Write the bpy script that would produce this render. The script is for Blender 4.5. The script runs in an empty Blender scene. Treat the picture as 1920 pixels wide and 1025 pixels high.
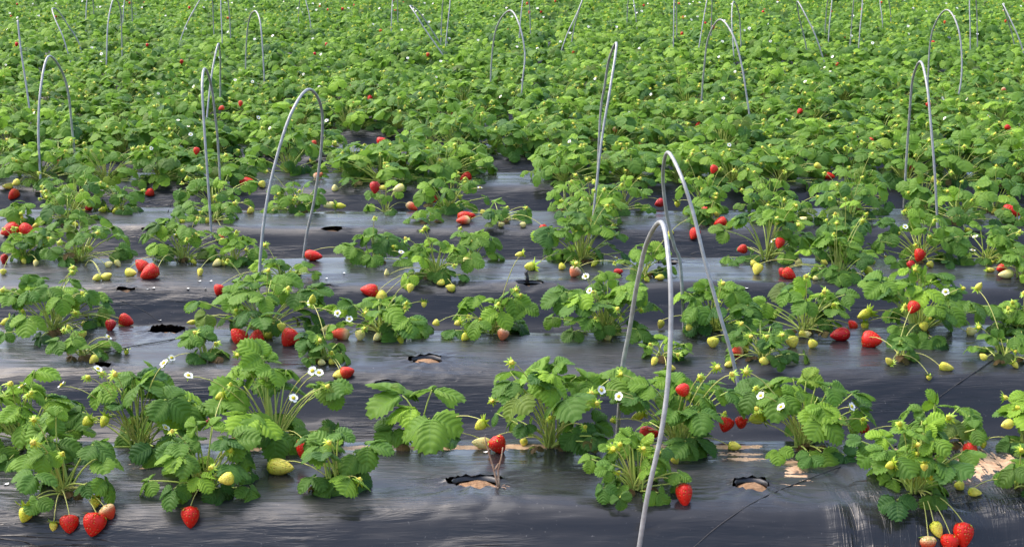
import bpy, math, random
import numpy as np
from mathutils import Vector, Matrix

SEED = 11
R = np.random.default_rng(SEED)
sc = bpy.context.scene
COL = sc.collection
PI = math.pi

# ------------------------------------------------------------------ camera
F = 2900.0                       # focal length in pixels of a 1920 px wide picture
S = 1.10                         # bed spacing, metres
TH = math.atan(639.0 / F)        # pitch
CT, ST = math.cos(TH), math.sin(TH)
ZT = 0.24                        # bed height
HC = 1.233                       # eye above bed tops
CAMZ = ZT + HC
def yD(D):                       # bed units to metres
    return D * S - HC * ST / CT
def ray(px, py):
    xc = (px - 960) / F; yc = (512.5 - py) / F
    return np.array([xc, CT + yc * ST, -ST + yc * CT])
def at_y(px, py, y):
    d = ray(px, py); t = y / d[1]
    return np.array([d[0] * t, y, CAMZ + d[2] * t])
def scale_at(y):                 # pixels per metre
    return F / (y * CT + HC * ST)
def x_at(px, y):
    return (px - 960) / scale_at(y)

cam_d = bpy.data.cameras.new('camera'); cam = bpy.data.objects.new('camera', cam_d); COL.objects.link(cam)
cam.location = (0, 0, CAMZ); cam.rotation_euler = (PI / 2 - TH, 0, 0)
cam_d.sensor_width = 36; cam_d.lens = 36 * F / 1920; cam_d.clip_end = 1000; cam_d.clip_start = 0.05
sc.camera = cam

# ------------------------------------------------------------------ value noise
_T = np.random.default_rng(5).random((256, 256))
def vn(x, y):
    x = np.asarray(x, float); y = np.asarray(y, float)
    xi = np.floor(x).astype(int); yi = np.floor(y).astype(int)
    fx = x - xi; fy = y - yi
    fx = fx * fx * (3 - 2 * fx); fy = fy * fy * (3 - 2 * fy)
    a = _T[xi % 256, yi % 256]; b = _T[(xi + 1) % 256, yi % 256]
    c = _T[xi % 256, (yi + 1) % 256]; d = _T[(xi + 1) % 256, (yi + 1) % 256]
    return (a * (1 - fx) + b * fx) * (1 - fy) + (c * (1 - fx) + d * fx) * fy - 0.5

# ------------------------------------------------------------------ bed profile
C0 = 3.39                        # centre of the nearest bed, bed units
PU = np.array([0, .20, .235, .262, .29, .33, .38, .46, .55])
PZ = np.array([.243, .240, .232, .212, .172, .115, .070, .028, .010])
def prof(u):                     # u: metres from bed centre
    return np.interp(np.abs(u), PU, PZ)
def surf_z(y):
    D = (y + HC * ST / CT) / S - C0
    i = np.round(D)
    return prof((D - i) * S)
def sag(X, U, bed):              # the film wanders and sags between the holes
    edge = np.clip((.55 - np.abs(U)) / .06, 0, 1)
    lon = vn(X * 1.3 + bed * 7, U * 4 + bed * 3) * .030 * edge * np.clip(np.abs(U) / .3, .25, 1)
    lon = lon + vn(X * 3.1 + 9, U * 14 + bed * 5) * .008 * edge
    return lon + np.exp(-((np.abs(U) - .26) / .05) ** 2) * (vn(X * 2.0 + 31, U * 0 + bed * 9.3) * .022)
def film_z(x, y):
    D = (y + HC * ST / CT) / S - C0; i = int(round(D)); u = (D - i) * S
    return float(prof(u) + sag(x, u, i))
def hit(px, py, lift=0.0):       # where the view ray meets the film
    d = ray(px, py)
    ts = np.arange(2.2, 60, .006); ys = d[1] * ts
    k = np.nonzero(CAMZ + d[2] * ts <= surf_z(ys) + lift)[0]
    t = max(2.0, ts[k[0]] - .22) if len(k) else 59
    while t < 60:
        p = d * t; z = CAMZ + p[2]
        if z <= film_z(p[0], p[1]) + lift: break
        t += 0.004
    return np.array([p[0], p[1], z])

# ------------------------------------------------------------------ mesh builder
class MB:
    def __init__(self):
        self.v = []; self.uv = []; self.c = []; self.q = []; self.qm = []; self.t = []; self.tm = []; self.n = 0
    def add(self, V, Q=None, T=None, uv=None, col=(0, 0, 0), mat=0):
        V = np.asarray(V, float); n = len(V)
        self.v.append(V)
        self.uv.append(np.zeros((n, 2)) if uv is None else uv)
        c = np.asarray(col, float)
        self.c.append(np.tile(c, (n, 1)) if c.ndim == 1 else c)
        if Q is not None and len(Q):
            self.q.append(np.asarray(Q) + self.n); self.qm.append(np.full(len(Q), mat))
        if T is not None and len(T):
            self.t.append(np.asarray(T) + self.n); self.tm.append(np.full(len(T), mat))
        self.n += n
    def mesh(self, name, mats, smooth=True):
        v = np.concatenate(self.v); uv = np.concatenate(self.uv); c = np.concatenate(self.c)
        q = np.concatenate(self.q) if self.q else np.zeros((0, 4), int)
        t = np.concatenate(self.t) if self.t else np.zeros((0, 3), int)
        qm = np.concatenate(self.qm) if self.q else np.zeros(0, int)
        tm = np.concatenate(self.tm) if self.t else np.zeros(0, int)
        me = bpy.data.meshes.new(name)
        me.vertices.add(len(v)); me.vertices.foreach_set('co', v.astype(np.float32).ravel())
        lv = np.concatenate([q.ravel(), t.ravel()]).astype(np.int32)
        me.loops.add(len(lv)); me.loops.foreach_set('vertex_index', lv)
        npoly = len(q) + len(t)
        me.polygons.add(npoly)
        ls = np.concatenate([np.arange(len(q)) * 4, len(q) * 4 + np.arange(len(t)) * 3]).astype(np.int32)
        me.polygons.foreach_set('loop_start', ls)
        me.polygons.foreach_set('material_index', np.concatenate([qm, tm]).astype(np.int32))
        me.polygons.foreach_set('use_smooth', np.full(npoly, smooth))
        for m in mats: me.materials.append(m)
        a = me.attributes.new('tint', 'FLOAT_COLOR', 'POINT')
        a.data.foreach_set('color', np.concatenate([c, np.ones((len(c), 1))], 1).astype(np.float32).ravel())
        l = me.uv_layers.new(name='UVMap')
        l.data.foreach_set('uv', uv[lv].astype(np.float32).ravel())
        me.update(calc_edges=True); me.validate()
        return me
    def raw(self):
        return (np.concatenate(self.v), np.concatenate(self.uv), np.concatenate(self.c),
                np.concatenate(self.q) if self.q else np.zeros((0, 4), int), np.concatenate(self.qm) if self.q else np.zeros(0, int),
                np.concatenate(self.t) if self.t else np.zeros((0, 3), int), np.concatenate(self.tm) if self.t else np.zeros(0, int))

def link(name, me, parent=None, loc=(0, 0, 0)):
    o = bpy.data.objects.new(name, me); COL.objects.link(o); o.location = loc
    if parent is not None: o.parent = parent
    return o
def tag(o, label=None, cat=None, group=None, kind=None):
    if label: o['label'] = label
    if cat: o['category'] = cat
    if group: o['group'] = group
    if kind: o['kind'] = kind
    return o

def unit(v):
    v = np.asarray(v, float); return v / (np.linalg.norm(v) + 1e-9)
def tube(mb, P, r, seg=6, mat=0, col=(0, 0, 0), cap=False):
    P = np.asarray(P, float); n = len(P)
    r = np.broadcast_to(np.asarray(r, float), (n,))
    T = np.gradient(P, axis=0); T /= np.linalg.norm(T, axis=1)[:, None] + 1e-9
    ref = np.array([0, 0, 1.0]) if abs(T[0][2]) < .9 else np.array([1.0, 0, 0])
    A = np.cross(T, ref); bad = np.linalg.norm(A, axis=1) < .15
    if bad.any(): A[bad] = np.cross(T[bad], np.array([.8, .6, 0]))
    A /= np.linalg.norm(A, axis=1)[:, None] + 1e-9
    for k in range(1, n):                       # keep the frame from flipping
        a = A[k - 1] - T[k] * (A[k - 1] @ T[k]); A[k] = a / (np.linalg.norm(a) + 1e-9)
    B = np.cross(T, A)
    ang = np.arange(seg) * 2 * PI / seg
    V = (P[:, None] + r[:, None, None] * (np.cos(ang)[None, :, None] * A[:, None] + np.sin(ang)[None, :, None] * B[:, None])).reshape(-1, 3)
    Q = []
    for i in range(n - 1):
        for j in range(seg):
            k = (j + 1) % seg
            Q.append((i * seg + j, i * seg + k, (i + 1) * seg + k, (i + 1) * seg + j))
    Tt = []
    if cap:
        V = np.concatenate([V, P[:1], P[-1:]])
        a, b = n * seg, n * seg + 1
        for j in range(seg):
            k = (j + 1) % seg
            Tt += [(a, k, j), (b, (n - 1) * seg + j, (n - 1) * seg + k)]
    mb.add(V, Q, Tt, col=col, mat=mat)
def bez(a, b, c, n):
    t = np.linspace(0, 1, n)[:, None]
    return (1 - t) ** 2 * a + 2 * t * (1 - t) * b + t * t * c

# ------------------------------------------------------------------ materials
def mat(name):
    m = bpy.data.materials.new(name); m.use_nodes = True
    nt = m.node_tree; nt.nodes.clear()
    out = nt.nodes.new('ShaderNodeOutputMaterial')
    return m, nt, out
class NB:
    def __init__(s, nt): s.nt = nt
    def n(s, t, **k):
        x = s.nt.nodes.new('ShaderNode' + t)
        for a, b in k.items(): setattr(x, a, b)
        return x
    def set(s, node, key, v):
        if hasattr(v, 'links'): s.nt.links.new(v, node.inputs[key])
        else: node.inputs[key].default_value = v
    def math(s, op, a, b=0.0, clamp=False):
        x = s.n('Math', operation=op, use_clamp=clamp); s.set(x, 0, a); s.set(x, 1, b); return x.outputs[0]
    def mix(s, f, a, b, mode='MIX'):
        x = s.n('Mix', data_type='RGBA', blend_type=mode); s.set(x, 0, f); s.set(x, 6, a); s.set(x, 7, b); return x.outputs[2]
    def ramp(s, f, pts):
        x = s.n('ValToRGB'); s.set(x, 0, f); e = x.color_ramp.elements
        while len(e) < len(pts): e.new(.5)
        for k, (p, c) in enumerate(pts):
            e[k].position = p; e[k].color = c if len(c) == 4 else (*c, 1)
        return x.outputs[0]
    def noise(s, vec, scale, detail=3, rough=.5, dist=0.0):
        x = s.n('TexNoise'); s.set(x, 'Vector', vec); s.set(x, 'Scale', scale); s.set(x, 'Detail', detail); s.set(x, 'Roughness', rough); s.set(x, 'Distortion', dist)
        return x.outputs[0]
    def map(s, vec, scale=(1, 1, 1), rot=(0, 0, 0)):
        x = s.n('Mapping'); s.set(x, 'Vector', vec); x.inputs['Scale'].default_value = scale; x.inputs['Rotation'].default_value = rot
        return x.outputs[0]
    def rng(s, v, a, b, c=0.0, d=1.0):
        x = s.n('MapRange'); s.set(x, 0, v); s.set(x, 1, a); s.set(x, 2, b); s.set(x, 3, c); s.set(x, 4, d); return x.outputs[0]

def leaf_material():
    m, nt, out = mat('strawberry leaf'); b = NB(nt)
    at = b.n('Attribute', attribute_name='tint'); sep = b.n('SeparateColor'); b.set(sep, 0, at.outputs['Color'])
    rnd, young, dry = sep.outputs[0], sep.outputs[1], sep.outputs[2]
    uvn = b.n('UVMap'); sx = b.n('SeparateXYZ'); b.set(sx, 0, uvn.outputs[0])
    u, v = sx.outputs[0], sx.outputs[1]
    au = b.math('ABSOLUTE', u)
    fr = b.math('FRACT', v); d = b.math('ABSOLUTE', b.math('SUBTRACT', fr, .5))      # 0 on the side veins
    sv = b.rng(d, 0.02, 0.14, 1, 0); mv = b.rng(au, 0.015, 0.07, 1, 0)
    vein = b.math('MAXIMUM', b.math('MULTIPLY', sv, b.rng(au, .6, 1.0, .8, .2)), mv)
    geo = b.n('NewGeometry')
    old = b.mix(rnd, (.024, .084, .024, 1), (.078, .185, .028, 1))
    base = b.mix(young, old, (.28, .47, .035, 1))
    nz = b.noise(b.n('TexCoord').outputs['Object'], 70, 3, .6)
    base = b.mix(b.rng(nz, .35, .65, 0, .3), base, b.mix(.5, base, (.07, .19, .03, 1)))
    base = b.mix(b.math('MULTIPLY', vein, .5), base, (.14, .27, .07, 1))
    base = b.mix(dry, base, (.13, .065, .03, 1))
    base = b.mix(b.math('MULTIPLY', geo.outputs['Backfacing'], .5), base, (.15, .27, .11, 1))
    p = b.n('BsdfPrincipled'); b.set(p, 'Base Color', base); b.set(p, 'Roughness', b.rng(nz, .3, .7, .45, .6))
    p.inputs['Specular IOR Level'].default_value = .2
    hgt = b.math('ADD', b.math('MULTIPLY', b.math('COSINE', b.math('MULTIPLY', b.math('SUBTRACT', fr, .5), 2 * PI)), -1.0), b.math('MULTIPLY', nz, .9))
    bp = b.n('Bump'); b.set(bp, 'Height', hgt); bp.inputs['Strength'].default_value = .55; bp.inputs['Distance'].default_value = .0013
    nt.links.new(bp.outputs[0], p.inputs['Normal'])
    tr = b.n('BsdfTranslucent'); b.set(tr, 'Color', b.mix(.5, base, (.22, .42, .02, 1)))
    mx = b.n('MixShader'); mx.inputs[0].default_value = .38
    nt.links.new(p.outputs[0], mx.inputs[1]); nt.links.new(tr.outputs[0], mx.inputs[2]); nt.links.new(mx.outputs[0], out.inputs[0])
    return m
def simple(name, col, rough=.5, spec=.5, metal=0, var=None, nscale=60, bump=0):
    m, nt, out = mat(name); b = NB(nt)
    p = b.n('BsdfPrincipled')
    nz = b.noise(b.n('TexCoord').outputs['Object'], nscale, 4, .6)
    c = b.mix(b.rng(nz, .3, .7), (*col, 1), (*(var or col), 1))
    b.set(p, 'Base Color', c); p.inputs['Roughness'].default_value = rough; p.inputs['Specular IOR Level'].default_value = spec
    p.inputs['Metallic'].default_value = metal
    if bump:
        bp = b.n('Bump'); b.set(bp, 'Height', nz); bp.inputs['Strength'].default_value = .7; bp.inputs['Distance'].default_value = bump
        nt.links.new(bp.outputs[0], p.inputs['Normal'])
    nt.links.new(p.outputs[0], out.inputs[0])
    return m
def berry_material():
    m, nt, out = mat('strawberry skin'); b = NB(nt)
    at = b.n('Attribute', attribute_name='tint')
    tc = b.n('TexCoord').outputs['Object']
    vo = b.n('TexVoronoi', feature='F1'); b.set(vo, 'Vector', tc); b.set(vo, 'Scale', 185.0); vo.inputs['Randomness'].default_value = .45
    dist = vo.outputs['Distance']
    seed = b.rng(dist, .15, .27, 1, 0)
    nz = b.noise(tc, 55, 3)
    base = b.mix(b.rng(nz, .3, .7, 0, .35), at.outputs['Color'], b.mix(1, at.outputs['Color'], (.6, .45, .45, 1), 'MULTIPLY'))
    base = b.mix(b.math('MULTIPLY', seed, .6), base, (.62, .38, .05, 1))
    p = b.n('BsdfPrincipled'); b.set(p, 'Base Color', base); p.inputs['Roughness'].default_value = .42; p.inputs['Specular IOR Level'].default_value = .35
    p.inputs['Subsurface Weight'].default_value = .12; p.inputs['Subsurface Radius'].default_value = (1, .3, .2); p.inputs['Subsurface Scale'].default_value = .004
    hgt = b.rng(dist, .0, .42, 0, 1)
    bp = b.n('Bump'); b.set(bp, 'Height', hgt); bp.inputs['Strength'].default_value = 1.0; bp.inputs['Distance'].default_value = .0026
    nt.links.new(bp.outputs[0], p.inputs['Normal']); nt.links.new(p.outputs[0], out.inputs[0])
    return m
def film_material():
    m, nt, out = mat('black mulch film'); b = NB(nt)
    tc = b.n('TexCoord').outputs['Object']
    at = b.n('Attribute', attribute_name='tint'); sep = b.n('SeparateColor'); b.set(sep, 0, at.outputs['Color'])
    wear, wdir, dust = sep.outputs[0], sep.outputs[1], sep.outputs[2]
    along = b.map(tc, (3.0, 42, 30)); across = b.map(tc, (46, 5, 5), (0, 0, .32))
    big = b.map(tc, (1.5, 7, 7))
    na = b.noise(b.map(tc, (4.0, 26, 22)), 1.0, 4, .5, 1.2); nc = b.noise(across, 1.0, 4, .6, .5)
    fine = b.mix(wdir, na, nc)
    patch = b.noise(big, 1.0, 4, .55, .4)
    fine2 = b.noise(b.map(tc, (9, 110, 80)), 1.0, 3, .5, .8)
    # thin black plastic, dusty in soft-edged patches, with sky sheen painted on the tops
    dust_sheen = b.math('MULTIPLY', b.rng(patch, .42, .62), b.rng(b.noise(tc, 14, 4, .6), .35, .65, .5, 1))
    dust_sheen = b.math('ADD', b.math('MULTIPLY', dust_sheen, .16), dust, clamp=True)
    speck = b.rng(b.noise(tc, 130, 2, .5), .70, .76)
    col = b.mix(dust_sheen, (.0150, .0150, .0165, 1), (.052, .053, .056, 1))
    col = b.mix(b.math('MULTIPLY', speck, .3), col, (.26, .25, .24, 1))
    # holes and rips that show the sand below
    wn = b.mix(b.rng(wdir, .3, .7), b.noise(b.map(tc, (7, 60, 40)), 1.0, 4, .62), b.noise(b.map(tc, (60, 9, 9), (0, 0, .32)), 1.0, 4, .62))
    wn2 = b.noise(tc, 48, 4, .65)
    wsum = b.math('ADD', b.math('MULTIPLY', wn, .62), b.math('MULTIPLY', wn2, .38))
    torn = b.rng(b.math('ADD', wsum, b.math('MULTIPLY', wear, .305)), .655, .672)
    torn = b.math('MULTIPLY', torn, b.rng(wear, .02, .10))
    col = b.mix(torn, col, b.mix(b.rng(wn2, .4, .6), (.38, .22, .12, 1), (.54, .37, .23, 1)))
    p = b.n('BsdfPrincipled'); b.set(p, 'Base Color', col)
    ro = b.rng(patch, .38, .64, .13, .34)
    ro = b.math('ADD', ro, b.math('MULTIPLY', fine2, .06))
    ro = b.math('ADD', ro, b.math('MULTIPLY', torn, .5), clamp=True)
    b.set(p, 'Roughness', ro); p.inputs['IOR'].default_value = 1.5
    h = b.math('ADD', b.math('MULTIPLY', fine, 1.0), b.math('MULTIPLY', fine2, .5))
    def crs(n_): return b.rng(b.math('ABSOLUTE', b.math('SUBTRACT', n_, .5)), 0, .03, 1, 0)
    wd = b.rng(wdir, .3, .7)
    crease = b.mix(wd, crs(b.noise(b.map(tc, (4, 55, 40)), 1.0, 2, .5, .8)), crs(b.noise(b.map(tc, (48, 5, 5), (0, 0, .32)), 1.0, 2, .5, .8)))
    crease = b.math('MULTIPLY', crease, b.rng(b.noise(b.map(tc, (1.7, 6, 6), (0, 0, .1)), 1.0, 3), .50, .64))
    h = b.math('ADD', h, b.math('MULTIPLY', crease, .30))
    h = b.math('MULTIPLY', h, b.rng(b.noise(b.map(tc, (2.2, 7, 7)), 1.0, 3), .42, .62, .12, 1))
    h = b.math('MULTIPLY', h, b.math('ADD', b.math('MULTIPLY', wdir, 1.0), 1.0))
    h = b.math('ADD', h, b.math('MULTIPLY', torn, -.15))
    bp = b.n('Bump'); b.set(bp, 'Height', h); bp.inputs['Strength'].default_value = .75; bp.inputs['Distance'].default_value = .009
    nt.links.new(bp.outputs[0], p.inputs['Normal']); nt.links.new(p.outputs[0], out.inputs[0])
    return m

M_LEAF = leaf_material()
M_STEM = simple('petiole', (.30, .42, .07), .5, .4, 0, (.44, .48, .12), 30)
M_STALK = simple('fruit stalk', (.36, .40, .07), .5, .4, 0, (.50, .47, .16), 40)
M_SEPAL = simple('calyx', (.16, .34, .02), .5, .4, 0, (.42, .50, .03), 80)
M_BERRY = berry_material()
M_PETAL = simple('petal', (.80, .80, .78), .6, .3, 0, (.74, .75, .70), 90)
M_CENTRE = simple('flower centre', (.62, .48, .03), .7, .2, 0, (.40, .38, .04), 200)
M_FILM = film_material()
M_SOIL = simple('sandy soil', (.34, .21, .12), .95, .2, 0, (.17, .095, .05), 90, .006)
M_RIM = simple('torn film edge', (.012, .012, .014), .35, .5, 0, (.03, .03, .034), 60)
M_ROD = simple('galvanised rod', (.40, .41, .41), .5, .5, .3, (.24, .245, .24), 55)
M_CORD = simple('dark cord', (.02, .02, .022), .6)
M_DRY = simple('dry stalk', (.42, .31, .22), .8, .2, 0, (.25, .13, .08), 60)
M_DEAD = simple('withered leaf', (.20, .10, .05), .8, .2, 0, (.10, .05, .03), 60)

# ------------------------------------------------------------------ leaflets
def leaflet(N, ns, rng, W=1.0, fold=.35, arch=.5, pleat=.02, curl=.2, teeth=.095):
    L = 2 * N + 1
    tau = np.linspace(0, 1, L); l = np.arange(L)
    xm = np.zeros(L); ym = .97 * tau
    xe = .47 * W * np.sin(PI * tau ** .80) ** .72
    ye = .97 * tau + .17 * np.sin(PI * tau); ym = ym - .19 * np.sin(PI * tau); ye[-1] = 1.0; ym[-1] = 1.0 if ns < 2 else .985
    tooth = np.where(l % 2 == 1, 1 + teeth, 1 - teeth)
    if N > 1:
        xe = xe * tooth; ye = .5 + (ye - .5) * tooth
    V = []; UV = []; idx = {}
    jit = rng.uniform(-1, 1, (2, L)) * .015
    for side in (-1, 1):
        for k in range(L):
            for s in range(ns + 1):
                f = s / ns
                if s == 0 and side == 1: idx[(side, k, 0)] = idx[(-1, k, 0)]; continue
                x = side * xe[k] * f; y = ym[k] + (ye[k] - ym[k]) * f ** 1.25
                z = fold * abs(x) * (1 - .5 * f) + (-pleat if k % 2 == 1 else pleat) * (math.sin(PI * min(f, .999)) * .9 + .25 * f) * (1 if 0 < k < L - 1 else 0)
                z += -arch * (y - .12) ** 2 * .6 - curl * f ** 3 * abs(x) + jit[(side + 1) // 2, k] * f
                idx[(side, k, s)] = len(V); V.append((x, y, z)); UV.append((side * f, tau[k] * N))
    Q = []
    for side in (-1, 1):
        for k in range(L - 1):
            for s in range(ns):
                a, b, c, d = idx[(side, k, s)], idx[(side, k, s + 1)], idx[(side, k + 1, s + 1)], idx[(side, k + 1, s)]
                Q.append((a, b, c, d) if side == 1 else (a, d, c, b))
    return np.array(V), np.array(Q), np.array(UV)
def leaflet_set(N, ns, cnt, seed, **k):
    r = np.random.default_rng(seed)
    return [leaflet(N, ns, r, W=r.uniform(.88, 1.08), fold=r.uniform(.15, .6), arch=r.uniform(.2, 1.0), pleat=.013, curl=r.uniform(.0, .5), **k) for _ in range(cnt)]
LEAFLETS = {'hi': leaflet_set(7, 3, 9, 1), 'mid': leaflet_set(4, 2, 8, 2, teeth=.07), 'low': leaflet_set(2, 1, 6, 3, teeth=.04)}

def put_leaf(mb, pos, fwd, up, size, col, lod, rng):
    f = unit(fwd); n = np.asarray(up, float); n = unit(n - f * (n @ f)); sd = np.cross(f, n)
    B = np.stack([sd, f, n])                                   # rows: local x, y, z
    ang2 = rng.uniform(1.15, 1.6)
    for w, a in ((1.06, 0.0), (.96, ang2), (.96, -ang2)):
        a += rng.uniform(-.1, .1)
        V, Q, uv = LEAFLETS[lod][rng.integers(len(LEAFLETS[lod]))]
        s = size * w * rng.uniform(.93, 1.07)
        roll = rng.uniform(-.3, .3); pit = rng.uniform(-.35, .12) - (.12 if a else 0)
        X = V * s
        if w == .96:                                            # side leaflets lean
            X = X * np.array([1.0, 1.0, 1.0])
        cr, sr = math.cos(roll), math.sin(roll)
        X = np.stack([X[:, 0] * cr - X[:, 2] * sr, X[:, 1], X[:, 0] * sr + X[:, 2] * cr], 1)
        cp, sp = math.cos(pit), math.sin(pit)
        X = np.stack([X[:, 0], X[:, 1] * cp - X[:, 2] * sp, X[:, 1] * sp + X[:, 2] * cp], 1)
        X[:, 1] += size * .05
        ca, sa = math.cos(a), math.sin(a)
        X = np.stack([X[:, 0] * ca - X[:, 1] * sa, X[:, 0] * sa + X[:, 1] * ca, X[:, 2]], 1)
        c = np.clip(np.array(col) + np.array([rng.uniform(-.1, .1), rng.uniform(-.05, .05), 0]), 0, 1)
        mb.add(pos + X @ B, Q, None, uv, c, 0)

def plant_geo(rng, rad, hgt, n, lod, size=.075, young=.3, stemmb=None, folmb=None, off=(0, 0, 0), dry=.03, stemseg=None, avoid=None):
    """fills foliage and stem builders; returns crown"""
    fol = folmb or MB(); stm = stemmb or MB()
    off = np.array(off, float)
    ph = rng.uniform(0, 2 * PI)
    nlow = int(n * (.34 if hgt > .17 else .42)); nup = max(1, int(n * .16))
    for i in range(n):
        low = i >= n - nlow; top = i < nup
        az = ph + i * 2.39996 + rng.uniform(-.6, .6)
        if low:
            a = rng.uniform(.75, 1.0); q = rng.uniform(.45, 1.05)
        elif top:
            a = 0.0; q = rng.uniform(0, .45)
        else:
            q = math.sqrt((i + .5) / (n - nlow)) * rng.uniform(.72, 1.14); a = .12 + .5 * q * rng.uniform(.5, 1.3)
        sz = size * rng.uniform(.68, 1.15) * (.85 if low else 1) * (rng.uniform(.6, .9) if top else 1)
        reach = max(.010, rad * q - sz * .5)
        z = hgt * rng.uniform(.05, .30) if low else hgt * (.98 - .34 * min(q, 1.05) ** 2) * rng.uniform(.62, 1.04)
        z = max(.020, z)
        for tr in range(7):
            d = np.array([math.cos(az), math.sin(az), 0.0])
            end = off + d * reach + np.array([0, 0, z])
            if not avoid: break
            c = end + d * sz * .45; cv = c[2] + .31 * c[1]
            if not any(abs(c[0] - f[0]) < sz * .62 + f[3] and abs(cv - f[2] - .31 * f[1]) < sz * .34 + f[3] and c[1] < f[1] + .02 for f in avoid): break
            az += rng.uniform(.5, 1.6)
        base = off + d * .008 + np.array([rng.uniform(-.012, .012), rng.uniform(-.01, .01), .002])
        ctl = base + d * reach * rng.uniform(.2, .45) + np.array([0, 0, z * rng.uniform(.55, .85)])
        if lod == 'hi': P = bez(base, ctl, end, 7); sg = 5
        elif lod == 'mid': P = bez(base, ctl, end, 4); sg = 3
        else: P = None
        r0 = .0021 if lod == 'hi' else .0024
        if P is not None:
            tube(stm, P, np.linspace(r0 * 1.2, r0 * .8, len(P)), sg, 0)
        pitch = .22 - .6 * a + rng.uniform(-.5, .42) - (.12 if low else 0) + (rng.uniform(0, .7) if top else 0)           # tip up when young, down when old
        # leaves turn their faces up and out
        az2 = az + rng.uniform(-.7, .7); d2 = np.array([math.cos(az2), math.sin(az2), 0])
        fw = d2 * math.cos(pitch) + np.array([0, 0, math.sin(pitch)])
        tilt = np.array([rng.uniform(-.45, .45), rng.uniform(-.45, .45), 0])
        upv = np.array([0, 0, 1.0]) + d2 * .2 + tilt + np.array([0, -.22, 0])
        yv = np.clip(rng.normal(young * (1.5 - 1.35 * a), .18), 0, 1)
        if rng.random() < .10: yv = min(1, yv + .35)
        if rng.random() < .03: yv = 1.0
        dr = 1.0 if (low and rng.random() < dry) else 0.0
        if dr: sz *= .55
        put_leaf(fol, end, fw, upv, sz, (rng.random(), yv, dr * .8 if dr else (rng.uniform(.1, .3) if rng.random() < .05 else 0)), lod, rng)
    return fol, stm

# ------------------------------------------------------------------ fruit and flowers
TYPES = {'red': ((.62, .014, .005), (.62, .014, .005)), 'dark': ((.40, .006, .010), (.46, .006, .008)),
         'orange': ((.66, .07, .012), (.60, .022, .008)), 'half': ((.74, .56, .26), (.62, .05, .015)),
         'pink': ((.76, .60, .36), (.68, .20, .09)), 'yellow': ((.66, .66, .06), (.76, .68, .10)),
         'green': ((.44, .54, .03), (.58, .60, .05)), 'pale': ((.74, .70, .16), (.82, .74, .28))}
RIPE = {'red', 'dark', 'orange', 'half', 'pink'}
def berry_into(mb, typ, rad, ln, rng, seg=16, rings=12, flat=1.0, mat=0, M=None):
    """axis: +z at the calyx, tip at -z; centred on the middle of its length"""
    t = np.linspace(0, 1, rings)
    pr = np.sin(PI * np.clip(t, 0, 1) ** .62) ** .62
    pr = np.where(t > .5, pr * (1.0 - .10 * (t - .5)), pr); pr[0] = .12; pr[-1] = .02
    c0, c1 = map(np.array, TYPES[typ])
    ang = np.arange(seg) * 2 * PI / seg
    V = []; C = []; k1, k2 = rng.uniform(0, 6, 2)
    for i in range(rings):
        zz = ln * (.5 - t[i])
        lump = 1 + .05 * np.sin(2 * ang + k1) + .035 * np.sin(3 * ang + k2 + 3 * t[i])
        r = rad * pr[i] * lump
        V.append(np.stack([r * np.cos(ang) * flat, r * np.sin(ang) / flat ** .5, np.full(seg, zz)], 1))
        f = 1 / (1 + math.exp(-(t[i] - .32) * 14))
        C.append(np.tile(c0 * (1 - f) + c1 * f, (seg, 1)))
    V = np.concatenate(V); C = np.concatenate(C)
    if M is not None: V = V @ M[0].T + M[1]
    Q = [(i * seg + j, (i + 1) * seg + j, (i + 1) * seg + (j + 1) % seg, i * seg + (j + 1) % seg) for i in range(rings - 1) for j in range(seg)]
    a = len(V); V = np.concatenate([V, V[:seg].mean(0, keepdims=True), V[-seg:].mean(0, keepdims=True)])
    C = np.concatenate([C, C[:1], C[-1:]])
    T = [(a, j, (j + 1) % seg) for j in range(seg)] + [(a + 1, (rings - 1) * seg + (j + 1) % seg, (rings - 1) * seg + j) for j in range(seg)]
    mb.add(V, Q, T, col=C, mat=mat)
def sepals_into(mb, r_in, length, z, rng, n=9, lift=.4, mat=0, M=None, w=.34):
    for k in range(n):
        a = k * 2 * PI / n + rng.uniform(-.15, .15); L = length * rng.uniform(.8, 1.15)
        el = lift + rng.uniform(-.25, .3)
        d = np.array([math.cos(a), math.sin(a), 0]); s = np.array([-math.sin(a), math.cos(a), 0]); up = np.array([0, 0, 1.0])
        pts = []
        for t, ww in ((0, .5), (.35, 1.0), (.7, .65), (1.0, .03)):
            c = d * (r_in * .2 + L * t * math.cos(el * t)) + up * (z + L * t * math.sin(el * t))
            pts += [c - s * L * w * .5 * ww, c + up * L * .05 * ww * 0 - up * L * .06 * (1 if ww > .1 else 0), c + s * L * w * .5 * ww]
        V = np.array(pts)
        if M is not None: V = V @ M[0].T + M[1]
        Q = []
        for i in range(3):
            Q += [(3 * i, 3 * i + 1, 3 * i + 4, 3 * i + 3), (3 * i + 1, 3 * i + 2, 3 * i + 5, 3 * i + 4)]
        mb.add(V, Q, col=(.5, .5, 0), mat=mat)
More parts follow.
